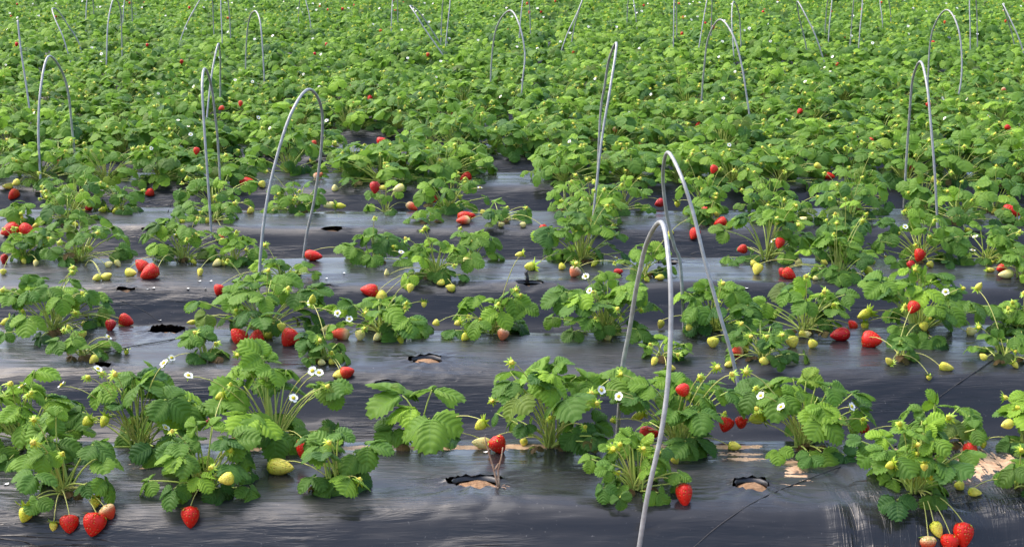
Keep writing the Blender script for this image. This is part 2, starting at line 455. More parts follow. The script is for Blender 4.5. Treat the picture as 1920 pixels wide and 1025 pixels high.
def petals_into(mb, r, rng, mat=0, M=None, n=5):
    for k in range(n):
        a = k * 2 * PI / n + rng.uniform(-.12, .12); el = rng.uniform(.05, .5)
        d = np.array([math.cos(a), math.sin(a), 0]); s = np.array([-math.sin(a), math.cos(a), 0]); up = np.array([0, 0, 1.0])
        rows = []
        for t, ww in ((.12, .25), (.4, .85), (.7, 1.0), (.92, .7), (1.0, .25)):
            for q in (-1, 0, 1):
                rows.append(d * r * t * math.cos(el) + s * r * .46 * ww * q + up * (r * t * math.sin(el) + (.07 * r if q else 0) - .12 * r * t * t))
        V = np.array(rows)
        if M is not None: V = V @ M[0].T + M[1]
        Q = []
        for i in range(4):
            for j in range(2):
                Q.append((i * 3 + j, i * 3 + j + 1, i * 3 + j + 4, i * 3 + j + 3))
        mb.add(V, Q, col=(1, 1, 1), mat=mat)
def dome_into(mb, r, mat=0, M=None, seg=8):
    V = []; 
    for i, (h, w) in enumerate(((0, 1), (.45, .9), (.8, .55))):
        for j in range(seg):
            a = j * 2 * PI / seg; V.append((r * w * math.cos(a), r * w * math.sin(a), r * h))
    V.append((0, 0, r * .95)); V = np.array(V)
    if M is not None: V = V @ M[0].T + M[1]
    Q = [(i * seg + j, i * seg + (j + 1) % seg, (i + 1) * seg + (j + 1) % seg, (i + 1) * seg + j) for i in range(2) for j in range(seg)]
    T = [(3 * seg, 2 * seg + j, 2 * seg + (j + 1) % seg) for j in range(seg)]
    mb.add(V, Q, T, col=(1, 1, 0), mat=mat)

FR = np.random.default_rng(77)
BERRY_ME = {}; CALYX_ME = {}
def berry_me(typ):
    k = (typ, int(R.integers(3)))
    if k not in BERRY_ME:
        mb = MB(); ln = {0: 1.18, 1: 1.32, 2: 1.5}[k[1]]
        berry_into(mb, typ, .020, .020 * 2 * ln * .86, FR, 20, 14, (1.0, 1.12, 1.0)[k[1]])
        BERRY_ME[k] = (mb.mesh('strawberry', [M_BERRY]), .020 * ln * .86)
    return BERRY_ME[k]
def calyx_me(big):
    k = (big, int(R.integers(3)))
    if k not in CALYX_ME:
        mb = MB(); sepals_into(mb, .010, .032 if big else .021, 0, FR, 10, -.35 if not big else .25)
        CALYX_ME[k] = mb.mesh('calyx', [M_SEPAL])
    return CALYX_ME[k]
FLOWER_ME = []
for _ in range(4):
    a = MB(); petals_into(a, .0118, FR); sep = MB(); sepals_into(sep, .006, .013, -.002, FR, 10, .1)
    c = MB(); dome_into(c, .0055)
    FLOWER_ME.append((a.mesh('flower', [M_PETAL]), c.mesh('flower_centre', [M_CENTRE]), sep.mesh('calyx', [M_SEPAL])))

def frame_from(zdir, spin=0.0):
    z = unit(zdir); ref = np.array([0, 0, 1.0]) if abs(z[2]) < .9 else np.array([1.0, 0, 0])
    x = unit(np.cross(ref, z)); y = np.cross(z, x)
    c, s = math.cos(spin), math.sin(spin)
    return np.stack([x * c + y * s, y * c - x * s, z], 1)        # columns
def set_rot(o, Mx): o.rotation_euler = Matrix(Mx.tolist()).to_euler()

# ------------------------------------------------------------------ the near plants, bed by bed
# (row, pixel x of the crown, width px, height px, leaves, leaf size m, youngness)
NEAR = {
 (0, 'F'): [(120, 235, 165, 17, .074, .22), (385, 215, 140, 26, .070, .18), (632, 180, 130, 15, .086, .32), (1190, 190, 115, 30, .056, .36), (1718, 225, 170, 25, .070, .25), (1905, 120, 90, 10, .070, .30)],
 (0, 'B'): [(45, 260, 165, 22, .088, .50), (262, 250, 175, 20, .096, .26), (515, 290, 200, 27, .096, .30), (785, 200, 140, 6, .118, .55), (1035, 250, 205, 28, .084, .34), (1270, 260, 160, 27, .084, .26), (1505, 250, 155, 24, .084, .40), (1752, 200, 95, 17, .074, .32), (1925, 130, 140, 12, .088, .42)],
 (1, 'F'): [(155, 115, 75, 9, .066, .18), (388, 115, 85, 10, .072, .22), (612, 120, 85, 15, .055, .16), (1240, 110, 48, 12, .046, .45), (1432, 150, 90, 20, .056, .24), (1685, 115, 70, 6, .058, .26), (1880, 115, 75, 9, .062, .30)],
 (1, 'B'): [(100, 215, 140, 27, .082, .28), (495, 230, 150, 32, .082, .26), (712, 195, 105, 19, .086, .22), (925, 165, 110, 17, .082, .42), (1135, 195, 155, 34, .080, .32), (1340, 175, 125, 26, .080, .24), (1510, 185, 125, 23, .086, .42), (1722, 240, 165, 36, .084, .26), (1915, 110, 95, 16, .074, .28)],
 (2, 'F'): [(530, 110, 72, 10, .074, .36), (815, 135, 105, 22, .070, .28), (1205, 110, 80, 14, .064, .42), (1570, 120, 125, 20, .078, .22), (1915, 90, 70, 10, .07, .3)],
 (2, 'B'): [(45, 100, 80, 12, .078, .34), (150, 185, 115, 24, .082, .26), (345, 165, 115, 23, .078, .34), (440, 110, 80, 14, .074, .42), (700, 125, 95, 12, .090, .26), (888, 95, 95, 9, .080, .44), (1090, 165, 145, 32, .076, .26), (1440, 160, 140, 28, .080, .30), (1580, 120, 130, 20, .084, .24), (1725, 175, 120, 26, .080, .34), (1850, 160, 100, 20, .084, .24)],
 (3, 'F'): [(35, 80, 60, 10, .07, .3), (125, 120, 85, 18, .074, .28), (400, 100, 55, 14, .064, .30), (800, 75, 42, 7, .064, .32), (935, 120, 50, 10, .06, .18), (1110, 130, 100, 20, .074, .34), (1330, 75, 60, 10, .07, .4), (1470, 125, 70, 18, .072, .22), (1590, 130, 100, 20, .082, .24), (1795, 160, 95, 22, .080, .36), (1905, 60, 50, 8, .07, .3)],
 (3, 'B'): [(145, 150, 105, 24, .076, .26), (228, 100, 80, 9, .080, .42), (405, 150, 100, 24, .076, .38), (555, 125, 80, 20, .072, .24), (722, 105, 80, 8, .070, .46), (840, 130, 100, 22, .076, .28), (1065, 100, 85, 12, .082, .36), (1165, 130, 85, 24, .070, .26), (1320, 120, 100, 22, .074, .42), (1440, 120, 85, 20, .074, .3), (1600, 150, 115, 22, .088, .24), (1730, 100, 90, 16, .078, .36), (1860, 130, 95, 22, .078, .3)],
}
ROWD = {'F': 3.27, 'B': 3.535}
BEDWORD = ['nearest', 'second', 'third', 'fourth', 'fifth', 'sixth', 'seventh', 'eighth', 'ninth', 'tenth']
ORD = ['first', 'second', 'third', 'fourth', 'fifth', 'sixth', 'seventh', 'eighth', 'ninth', 'tenth', 'eleventh', 'twelfth', 'thirteenth', 'fourteenth', 'fifteenth', 'sixteenth', 'seventeenth', 'eighteenth', 'nineteenth', 'twentieth',
       'twenty-first', 'twenty-second', 'twenty-third', 'twenty-fourth', 'twenty-fifth', 'twenty-sixth', 'twenty-seventh', 'twenty-eighth', 'twenty-ninth', 'thirtieth', 'thirty-first', 'thirty-second', 'thirty-third', 'thirty-fourth']
plants = []
class Plant: pass
for (bed, row), lst in NEAR.items():
    for k, (px, w, h, n, sz, yg) in enumerate(lst):
        p = Plant(); p.bed = bed; p.row = row; p.k = k; p.n_in_row = len(lst)
        p.y = yD(ROWD[row] + bed) + R.uniform(-.015, .015); p.x = x_at(px, p.y); p.px = px
        sc_ = scale_at(p.y); p.rad = w / sc_ / 2; p.h = h / sc_; p.n = n; p.sz = sz; p.yg = yg
        p.fruit = []; p.z = film_z(p.x, p.y); plants.append(p)

# fruit seen in the photograph: px, py, half width px, half length px, type, tip direction in degrees (0 right, 270 down), g(round) or a(ir)
BER = [
 (130, 982, 17, 18, 'red', 275, 'g'), (176, 983, 21, 23, 'red', 262, 'g'), (203, 960, 15, 15, 'half', 300, 'g'), (179, 942, 10, 11, 'green', 270, 'g'), (47, 965, 14, 15, 'green', 255, 'g'), (100, 987, 7, 9, 'yellow', 265, 'g'),
 (357, 969, 18, 21, 'red', 272, 'g'), (424, 897, 12, 15, 'yellow', 190, 'a'), (527, 875, 17, 27, 'yellow', 0, 'g'), (437, 836, 12, 16, 'red', 230, 'g'), (566, 840, 12, 19, 'red', 268, 'a'),
 (1283, 928, 16, 23, 'red', 272, 'g'), (1218, 812, 13, 20, 'red', 5, 'g'), (1174, 843, 10, 14, 'half', 240, 'a'), (1266, 862, 8, 9, 'yellow', 300, 'g'),
 (1740, 1019, 15, 15, 'half', 270, 'g'), (1757, 993, 11, 17, 'yellow', 290, 'g'), (1781, 1018, 17, 18, 'red', 262, 'g'), (1806, 1003, 20, 25, 'red', 265, 'g'), (1800, 911, 10, 10, 'yellow', 300, 'g'), (1828, 923, 9, 13, 'yellow', 0, 'g'), (1668, 872, 8, 9, 'green', 200, 'a'), (1733, 875, 7, 8, 'yellow', 270, 'a'),
 (900, 797, 9, 12, 'green', 215, 'a'), (902, 830, 11, 20, 'pale', 165, 'g'), (934, 834, 18, 18, 'red', 300, 'g'), (982, 829, 8, 8, 'yellow', 270, 'g'),
 (1278, 730, 13, 13, 'red', 160, 'a'), (1361, 796, 14, 15, 'red', 250, 'g'), (1391, 790, 12, 12, 'red', 30, 'g'), (1417, 784, 11, 15, 'green', 190, 'g'), (1378, 836, 9, 13, 'yellow', 0, 'g'), (1617, 798, 12, 13, 'red', 110, 'g'), (1632, 816, 8, 10, 'yellow', 280, 'g'),
 (1817, 846, 14, 17, 'red', 250, 'g'), (1843, 833, 8, 8, 'green', 270, 'g'), (1745, 788, 6, 8, 'yellow', 80, 'a'), (1888, 795, 9, 13, 'yellow', 190, 'a'), (1741, 829, 7, 8, 'yellow', 270, 'a'), (412, 743, 8, 9, 'green', 200, 'a'),
 (195, 790, 9, 12, 'green', 250, 'a'), (163, 790, 9, 10, 'green', 220, 'a'), (392, 792, 9, 11, 'dark', 200, 'g'), (1195, 780, 8, 14, 'green', 200, 'g'),
 (652, 697, 12, 14, 'orange', 20, 'g'), (634, 702, 8, 11, 'yellow', 190, 'g'), (237, 661, 5, 5, 'green', 270, 'g'), (1381, 659, 11, 12, 'half', 170, 'g'), (1399, 655, 6, 8, 'yellow', 280, 'g'), (1365, 683, 6, 8, 'yellow', 190, 'g'), (1666, 676, 6, 9, 'yellow', 130, 'a'), (1775, 688, 8, 14, 'yellow', 350, 'g'), (1742, 708, 5, 5, 'yellow', 270, 'g'), (1433, 675, 8, 8, 'yellow', 80, 'a'), (1843, 668, 7, 8, 'yellow', 140, 'a'),
 (207, 610, 10, 12, 'dark', 260, 'g'), (237, 601, 11, 15, 'red', 340, 'g'), (233, 607, 7, 12, 'yellow', 180, 'g'), (163, 607, 7, 11, 'yellow', 15, 'g'), (155, 627, 8, 8, 'yellow', 270, 'g'),
 (447, 629, 15, 18, 'red', 130, 'g'), (480, 634, 13, 15, 'red', 200, 'g'), (542, 634, 15, 19, 'red', 240, 'g'), (505, 628, 8, 8, 'green', 30, 'g'), (528, 613, 8, 8, 'yellow', 270, 'a'), (637, 626, 12, 19, 'half', 170, 'g'), (616, 617, 9, 15, 'pale', 180, 'g'), (675, 629, 10, 11, 'pale', 270, 'g'),
 (943, 627, 12, 12, 'pink', 260, 'g'), (872, 632, 8, 9, 'green', 230, 'g'), (817, 605, 7, 7, 'yellow', 200, 'a'), (857, 606, 6, 6, 'yellow', 200, 'a'), (1239, 608, 7, 9, 'yellow', 250, 'g'), (1337, 642, 11, 11, 'yellow', 270, 'g'), (1291, 614, 7, 7, 'yellow', 240, 'a'),
 (1486, 641, 11, 12, 'yellow', 275, 'g'), (1523, 645, 9, 9, 'yellow', 240, 'g'), (1574, 627, 14, 20, 'dark', 185, 'g'), (1598, 608, 9, 11, 'red', 130, 'g'), (1635, 637, 15, 20, 'red', 0, 'g'), (1620, 590, 9, 15, 'green', 200, 'g'), (1712, 577, 12, 13, 'red', 240, 'a'), (1733, 612, 8, 9, 'yellow', 290, 'a'), (1822, 621, 8, 10, 'pale', 10, 'g'), (1622, 612, 7, 8, 'green', 270, 'g'),
 (411, 544, 11, 11, 'red', 250, 'g'), (358, 604, 5, 8, 'yellow', 180, 'g'), (586, 560, 6, 10, 'green', 80, 'a'), (10, 604, 8, 10, 'green', 200, 'g'),
 (692, 544, 12, 17, 'red', 170, 'g'), (714, 556, 11, 12, 'yellow', 210, 'g'), (769, 540, 7, 9, 'yellow', 260, 'a'), (795, 571, 5, 6, 'yellow', 270, 'g'), (725, 511, 5, 8, 'pale', 90, 'g'), (1160, 509, 6, 10, 'dark', 10, 'g'), (1634, 535, 8, 11, 'pale', 280, 'g'), (1836, 536, 6, 9, 'yellow', 70, 'a'), (1236, 520, 6, 10, 'yellow', 180, 'g'), (1710, 498, 8, 11, 'dark', 300, 'g'),
 (265, 497, 13, 14, 'red', 130, 'g'), (280, 511, 14, 19, 'red', 210, 'g'), (246, 511, 8, 13, 'yellow', 0, 'g'), (181, 521, 7, 8, 'yellow', 200, 'g'), (201, 518, 8, 12, 'yellow', 30, 'g'), (375, 511, 6, 9, 'yellow', 265, 'g'), (589, 479, 11, 18, 'red', 355, 'g'),
 (992, 500, 9, 10, 'green', 170, 'g'), (1053, 500, 7, 7, 'yellow', 230, 'g'), (1077, 510, 11, 11, 'pink', 240, 'g'), (1420, 505, 10, 12, 'yellow', 250, 'g'), (1480, 514, 11, 14, 'red', 330, 'g'), (1391, 467, 9, 10, 'red', 190, 'g'), (1468, 511, 8, 9, 'dark', 250, 'g'), (1885, 514, 9, 15, 'pale', 185, 'g'), (1877, 503, 9, 11, 'orange', 190, 'g'), (1912, 491, 10, 11, 'dark', 300, 'g'), (1724, 479, 10, 13, 'red', 250, 'a'), (1745, 496, 7, 7, 'yellow', 300, 'g'), (1630, 508, 8, 9, 'green', 330, 'g'), (1858, 506, 5, 8, 'yellow', 0, 'g'), (1462, 456, 9, 11, 'red', 250, 'a'), (973, 477, 5, 8, 'yellow', 190, 'a'),
 (18, 431, 12, 18, 'red', 205, 'g'), (52, 432, 12, 17, 'red', 330, 'g'), (38, 442, 7, 13, 'yellow', 200, 'g'), (8, 487, 8, 11, 'dark', 270, 'g'), (6, 510, 6, 6, 'yellow', 270, 'g'), (412, 446, 7, 9, 'red', 200, 'g'), (418, 453, 6, 7, 'yellow', 270, 'g'), (875, 406, 10, 18, 'red', 10, 'g'), (868, 413, 9, 14, 'half', 180, 'g'), (773, 388, 8, 13, 'half', 330, 'g'), (1020, 430, 8, 10, 'red', 300, 'g'),
 (1325, 400, 12, 13, 'red', 260, 'g'), (1350, 417, 10, 13, 'red', 200, 'g'), (1302, 439, 10, 12, 'red', 240, 'g'), (1369, 423, 6, 9, 'yellow', 20, 'g'), (1896, 397, 12, 18, 'red', 345, 'g'), (1257, 437, 5, 6, 'yellow', 240, 'g'), (1505, 413, 8, 10, 'pale', 40, 'a'), (1236, 381, 8, 10, 'dark', 200, 'g'), (1345, 401, 6, 6, 'yellow', 270, 'g'),
 (165, 391, 7, 9, 'dark', 220, 'g'), (280, 361, 8, 9, 'red', 200, 'g'), (703, 352, 10, 12, 'dark', 270, 'a'), (716, 352, 5, 7, 'yellow', 180, 'a'), (747, 353, 7, 12, 'pale', 200, 'a'), (812, 374, 7, 9, 'red', 230, 'g'), (617, 385, 6, 13, 'pale', 190, 'g'), (640, 386, 6, 10, 'green', 0, 'g'), (1270, 383, 5, 6, 'green', 270, 'g'),
 (157, 333, 10, 11, 'red', 250, 'g'), (466, 343, 11, 17, 'red', 0, 'g'), (492, 346, 7, 7, 'yellow', 300, 'g'), (873, 333, 9, 12, 'red', 200, 'g'), (25, 365, 9, 12, 'orange', 230, 'g'), (14, 349, 6, 10, 'yellow', 180, 'g'), (117, 302, 9, 11, 'red', 10, 'g'), (1390, 347, 7, 9, 'yellow', 270, 'g'), (1292, 331, 7, 8, 'red', 200, 'g'), (1556, 330, 7, 10, 'red', 350, 'g'), (1338, 318, 7, 9, 'red', 250, 'a'), (1372, 346, 4, 5, 'pale', 270, 'g'), (597, 329, 7, 10, 'pink', 30, 'g'), (628, 352, 6, 7, 'pale', 90, 'g'), (1103, 337, 6, 6, 'yellow', 270, 'g'), (1010, 330, 7, 7, 'pale', 270, 'g'),
 (235, 267, 7, 9, 'red', 300, 'g'), (716, 268, 10, 10, 'red', 250, 'g'), (758, 273, 6, 8, 'half', 20, 'g'), (1768, 269, 6, 7, 'red', 250, 'g'), (1796, 266, 8, 9, 'red', 250, 'g'), (1910, 310, 8, 10, 'red', 200, 'g'), (630, 272, 5, 8, 'pale', 340, 'g'), (584, 301, 4, 6, 'yellow', 270, 'g'), (125, 272, 6, 8, 'red', 200, 'g'), (1326, 283, 5, 6, 'dark', 270, 'g'), (946, 187, 7, 9, 'red', 200, 'g'), (955, 190, 4, 8, 'yellow', 340, 'g'), (10, 240, 7, 9, 'red', 200, 'g'), (1208, 223, 4, 8, 'red', 0, 'g'), (1362, 290, 5, 6, 'yellow', 300, 'g'),
]
FLO = [(183, 692), (116, 722), (308, 681), (322, 677), (353, 704), (310, 802), (586, 695), (598, 699), (550, 746), (1427, 742), (1465, 763), (1596, 762), (1127, 731), (1161, 743), (42, 724), (582, 567), (633, 587), (655, 598), (1773, 547), (203, 632),
       (1595, 465), (1660, 481), (1829, 444), (752, 473), (82, 459), (1156, 484), (1548, 384), (1450, 451), (1697, 425), (330, 441), (84, 409), (1824, 470), (1213, 492), (900, 352), (298, 322), (350, 340), (1098, 518), (1106, 545)]

def crown_of(x, y, beds=None):
    best = None
    bd = int(round((y + HC * ST / CT) / S - C0))
    for p in plants:
        if p.bed != bd: continue
        d = math.hypot(p.x - x, (p.y - y) * 1.2)
        if best is None or d < best[0]: best = (d, p)
    return best

def nearest_for(pos):
    d, p = crown_of(pos[0], pos[1]); return p, d

# remaining individual plants (beds five to nine) come from shared variants
VAR = []
vr = np.random.default_rng(31)
for k in range(22):
    rad = vr.uniform(.20, .26); h = vr.uniform(.16, .23)
    fol, stm = plant_geo(vr, rad, h, int(vr.integers(30, 42)), 'mid', .068, vr.uniform(.18, .50))
    VAR.append((fol.mesh('foliage', [M_LEAF]), stm.mesh('stem', [M_STEM]), rad, h))
GAPS = {4: [(575, 640), (872, 890), (940, 990), (200, 262), (20, 60)], 5: [(612, 680), (700, 760), (1765, 1800)]}
MIDP = []
def half_width(y): return 960 / scale_at(y)
for bed in range(4, 9):
    for row in 'FB':
        y0 = yD(ROWD[row] + bed); hw = half_width(y0) + .1
        x = -hw + R.uniform(0, .25); k = 0
        while x < hw:
            px = 960 + x * scale_at(y0)
            gap = any(a < px < b for a, b in GAPS.get(bed, [])) or R.random() < {(4, 'F'): .20, (4, 'B'): .12, (5, 'F'): .04}.get((bed, row), .03)
            if not gap:
                p = Plant(); p.bed = bed; p.row = row; p.k = k; k += 1; p.y = y0 + R.uniform(-.03, .03); p.x = x; p.z = film_z(p.x, p.y); p.fruit = []; p.px = px
                p.var = int(R.integers(len(VAR))); p.rad = VAR[p.var][2]; p.h = VAR[p.var][3]; MIDP.append(p); plants.append(p)
            x += R.uniform(.25, .35)

# assign listed fruit
for (px, py, hw, hl, typ, ang, mode) in BER:
    q = hit(px, py)
    if mode == 'g':
        s = scale_at(q[1]); r = hw / s
        q = hit(px, py, r * .82)
        b_ = int(round((q[1] + HC * ST / CT) / S - C0)); u_ = q[1] - yD(C0 + b_)
        if b_ >= 1 and u_ < -.29: q = at_y(px, py, yD(C0 + b_ - 1) + .235)
    else:
        q0 = hit(px, py); p, d = nearest_for(q0)
        # in the air: on the camera side of the nearest plant whose column covers the pixel
        cand = [p for p in plants if abs(960 + p.x * scale_at(p.y) - px) < p.rad * scale_at(p.y) + 12 and p.y < q0[1] + .05 and p.bed < 4]
        if cand:
            p = max(cand, key=lambda c: c.y); q = at_y(px, py, p.y - p.rad * .8)
            if q[2] < surf_z(q[1]) + .01: q = hit(px, py, .015)
        s = scale_at(q[1]); r = hw / s
    p, d = nearest_for(q)
    s = scale_at(q[1])
    p.fruit.append(('berry', q, hw / s, hl / s, typ, ang))
for (px, py) in FLO:
    q0 = hit(px, py)
    cand = [p for p in plants if abs(960 + p.x * scale_at(p.y) - px) < p.rad * scale_at(p.y) + 25 and p.y < q0[1] + .05 and at_y(px, py, p.y - .04)[2] < ZT + .30]
    if cand:
        p = max(cand, key=lambda c: c.y); q = at_y(px, py, p.y - p.rad * .45)
        if q[2] < surf_z(q[1]) + .015: q = q0 + np.array([0, 0, .01])
    else:
        q = q0 + np.array([0, 0, .01]); p, _ = nearest_for(q)
    p.fruit.append(('flower', q))

def stalk(mb, p, q, rng, hi=True, r=.0013):
    """fruit stalk from the crown to the calyx, local coordinates"""
    base = np.array([rng.uniform(-.01, .01), rng.uniform(-.01, .01), .005])
    q = np.asarray(q); d = q - base; L = np.linalg.norm(d)
    if L > .24 and q[2] < .08: base = q - d * .24 / L; base[2] = .004; d = q - base; L = .24
    mid = base + d * .5 + np.array([0, 0, max(.02, .32 * L)])
    P = bez(base, mid, q, 9 if hi else 5)
    tube(mb, P, np.linspace(r * 1.15, r * .85, len(P)), 5 if hi else 3, 1)

def add_berry(root, stm, p, item, rng, hi):
    _, q, rad, hl, typ, ang = item
    a = math.radians(ang)
    tip = unit(np.array([math.cos(a), rng.uniform(-.55, -.1), math.sin(a) * (.9)]))
    me, half = berry_me(typ)
    s = rad / .020; sl = hl / half
    sl = min(max(sl, s * .75), s * 1.6)
    Mx = frame_from(-tip, rng.uniform(0, 6))
    loc = q - np.array([p.x, p.y, p.z])
    name = 'ripe_strawberry' if typ in RIPE else 'unripe_strawberry'
    o = link(name, me, root, loc); set_rot(o, Mx); o.scale = (s, s, sl)
    top = loc - tip * half * sl * .96
    if hi:
        big = typ in ('green',) or (typ == 'yellow' and rad < .010)
        c = link('calyx', calyx_me(big), o, (0, 0, half * .93)); k = 1.0 if not big else 1.25
        c.scale = (k, k, k * s / sl)
        c.rotation_euler = (0, 0, rng.uniform(0, 6))
    stalk(stm, p, top, rng, hi)
def add_flower(root, stm, p, q, rng, hi, s=1.0):
    loc = np.asarray(q) - np.array([p.x, p.y, p.z])
    nd = unit(np.array([rng.uniform(-.9, .9), -.45 + rng.uniform(-.6, .5), .7]))
    f = FLOWER_ME[int(rng.integers(4))]
    o = link('flower', f[0], root, loc); set_rot(o, frame_from(nd, rng.uniform(0, 6))); o.scale = (s, s, s)
    link('flower_centre', f[1], o)
    if hi: link('calyx', f[2], o)
    stalk(stm, p, loc - nd * .003, rng, hi)
BUD_ME = []
for k in range(4):
    mb = MB(); sepals_into(mb, .004, .0165, .004, FR, 10, .45); 
    berry_into(mb, 'yellow' if k % 2 else 'green', .0062, .014, FR, 10, 8, 1, 1)
    BUD_ME.append(mb.mesh('fruit_bud', [M_SEPAL, M_BERRY]))
def add_bud(root, stm, p, loc, rng, hi, s=1.0):
    nd = unit(np.array([rng.uniform(-.6, .6), -.5 + rng.uniform(-.4, .4), rng.uniform(.0, .9)]))
    o = link('fruit_bud', BUD_ME[int(rng.integers(4))], root, loc); set_rot(o, frame_from(-nd, rng.uniform(0, 6))); o.scale = (s, s, s)
    stalk(stm, p, np.asarray(loc) - nd * .002, rng, hi)

NUM = ['no', 'one', 'two', 'three', 'four', 'five', 'six', 'seven', 'eight', 'nine', 'ten', 'eleven']
def near_label(p):
    ripe = sum(1 for f in p.fruit if f[0] == 'berry' and f[4] in RIPE)
    pale = sum(1 for f in p.fruit if f[0] == 'berry' and f[4] not in RIPE)
    fl = sum(1 for f in p.fruit if f[0] == 'flower')
    if p.n <= 10: adj = 'sparse'
    elif p.h < .13: adj = 'low'
    elif p.n >= 28: adj = 'bushy'
    elif p.yg >= .42: adj = 'light-green'
    else: adj = 'leafy'
    feat = ''
    if ripe: feat = ' with %s red %s' % (NUM[ripe], 'berry' if ripe == 1 else 'berries')
    elif pale: feat = ' with pale unripe fruit'
    elif fl: feat = ' with white blossom'
    if p.k == 0: pos = 'leftmost'
    elif p.k == p.n_in_row - 1: pos = 'rightmost'
    else: pos = ORD[p.k] + ' from left'
    side = 'front' if p.row == 'F' else 'back'
    return '%s strawberry plant%s, %s in %s row of %s bed' % (adj, feat, pos, side, BEDWORD[p.bed])

for p in [q for q in plants if q.bed < 4]:      # pale fruit resting round the crowns of the middle beds
    rng = np.random.default_rng(300 + p.bed * 31 + p.k * 5 + (p.row == 'F'))
    if p.bed > 0 and p.n > 8:
        for k in range(int(rng.integers(0, 3))):
            x_ = p.x + p.rad * rng.uniform(-1.05, 1.05); y_ = p.y - rng.uniform(.05, .11); r_ = rng.uniform(.009, .014)
            p.fruit.append(('berry', np.array([x_, y_, film_z(x_, y_) + r_ * .85]), r_, r_ * rng.uniform(1.1, 1.5), str(rng.choice(['yellow', 'pale', 'green'])), rng.uniform(150, 390)))
for p in [q for q in plants if q.bed < 4]:
    rng = np.random.default_rng(1000 + p.bed * 97 + (0 if p.row == 'F' else 41) + p.k * 7)
    root = bpy.data.objects.new('strawberry_plant', None); COL.objects.link(root); root.empty_display_size = .05
    root.location = (p.x, p.y, p.z)
    tag(root, near_label(p), 'strawberry plant', 'strawberry plants on the %s bed' % BEDWORD[p.bed])
    lod = 'hi' if p.bed < 3 else 'mid'
    avoid = []
    for q_ in plants:
        if q_.bed in (p.bed, p.bed + 1, p.bed + 2):
            for f in q_.fruit:
                if abs(f[1][0] - p.x) < .35 and (q_.bed == p.bed or f[1][1] - p.y < 2.2):
                    avoid.append((f[1][0] - p.x, f[1][1] - p.y, f[1][2] - p.z, f[2] if f[0] == 'berry' else .012))
    fol, stm = plant_geo(rng, p.rad * (1.08 if p.bed < 1 else 1.14), p.h * (.90 if p.bed < 1 else .73), max(6, int(p.n * 1.12)), lod, p.sz * .75, p.yg, avoid=avoid)
    # withered leaves at the crown
    for k in range(int(rng.integers(1, 4))):
        az = rng.uniform(PI, 2 * PI); d = np.array([math.cos(az), math.sin(az), 0])
        put_leaf(fol, d * rng.uniform(.02, .05) + np.array([0, 0, .012]), d + np.array([0, 0, -.15]), (rng.uniform(-.5, .5), 0, 1), .024, (.5, .1, .9), 'mid', rng)
    for f in p.fruit:
        if f[0] == 'berry': add_berry(root, stm, p, f, rng, True)
        else: add_flower(root, stm, p, f[1], rng, True)
    if p.n > 8:
        for k in range(int(rng.integers(3, 8)) if p.n > 15 else 2):
            az = rng.uniform(PI * .95, 2.05 * PI); rr = p.rad * rng.uniform(.4, 1.0)
            add_bud(root, stm, p, (rr * math.cos(az), rr * math.sin(az), p.h * rng.uniform(.25, 1.0)), rng, True, rng.uniform(.8, 1.15))
    link('foliage', fol.mesh('foliage', [M_LEAF]), root); link('stem', stm.mesh('stem', [M_STEM, M_STALK]), root)

counts = {}
for p in MIDP: counts.setdefault((p.bed, p.row), []).append(p)
for key, lst in counts.items():
    for i, p in enumerate(sorted(lst, key=lambda q: q.x)):
        rng = np.random.default_rng(int(5000 + p.bed * 311 + i * 13 + (p.row == 'B') * 7))
        root = bpy.data.objects.new('strawberry_plant', None); COL.objects.link(root); root.empty_display_size = .05
        root.location = (p.x, p.y, p.z); spin = rng.uniform(0, 2 * PI)
        side = 'front' if p.row == 'F' else 'back'
        lab = '%s strawberry plant from the left in the %s row of the %s bed back' % (ORD[min(i, 33)], side, BEDWORD[p.bed])
        tag(root, lab, 'strawberry plant', 'strawberry plants on the %s bed' % BEDWORD[p.bed])
        v = VAR[p.var]
        f = link('foliage', v[0], root); f.rotation_euler = (0, 0, spin); sx = rng.uniform(.92, 1.12); f.scale = (sx, sx, rng.uniform(.85, 1.15))
        s_ = link('stem', v[1], root); s_.rotation_euler = f.rotation_euler; s_.scale = f.scale
        stm = MB(); got = False
        for it in p.fruit:
            if it[0] == 'berry': add_berry(root, stm, p, it, rng, False)
            else: add_flower(root, stm, p, it[1], rng, False)
            got = True
        if rng.random() < .22:
            az = rng.uniform(PI, 2 * PI); rr = p.rad * rng.uniform(.2, .8)
            add_flower(root, stm, p, np.array([p.x, p.y, p.z]) + np.array([rr * math.cos(az), rr * math.sin(az), p.h * rng.uniform(.85, 1.15)]), rng, False, rng.uniform(.8, 1.1)); got = True
        for k in range(int(rng.integers(1, 6))):
            az = rng.uniform(PI, 2 * PI); rr = p.rad * rng.uniform(.3, .95)
            add_bud(root, stm, p, (rr * math.cos(az), rr * math.sin(az), p.h * rng.uniform(.6, 1.05)), rng, False, rng.uniform(.9, 1.3)); got = True
        if rng.random() < .20:
            az = rng.uniform(PI * 1.1, 1.9 * PI); rr = p.rad * rng.uniform(.75, 1.0)
            q = np.array([p.x + rr * math.cos(az), p.y + rr * math.sin(az), p.z + p.h * rng.uniform(.1, .8)])
            add_berry(root, stm, p, ('berry', q, .016, .021, rng.choice(['red', 'red', 'orange', 'yellow', 'half']), rng.uniform(200, 340)), rng, False); got = True
        if got: link('fruit_stalk', stm.mesh('fruit_stalk', [M_STEM, M_STALK]), root)

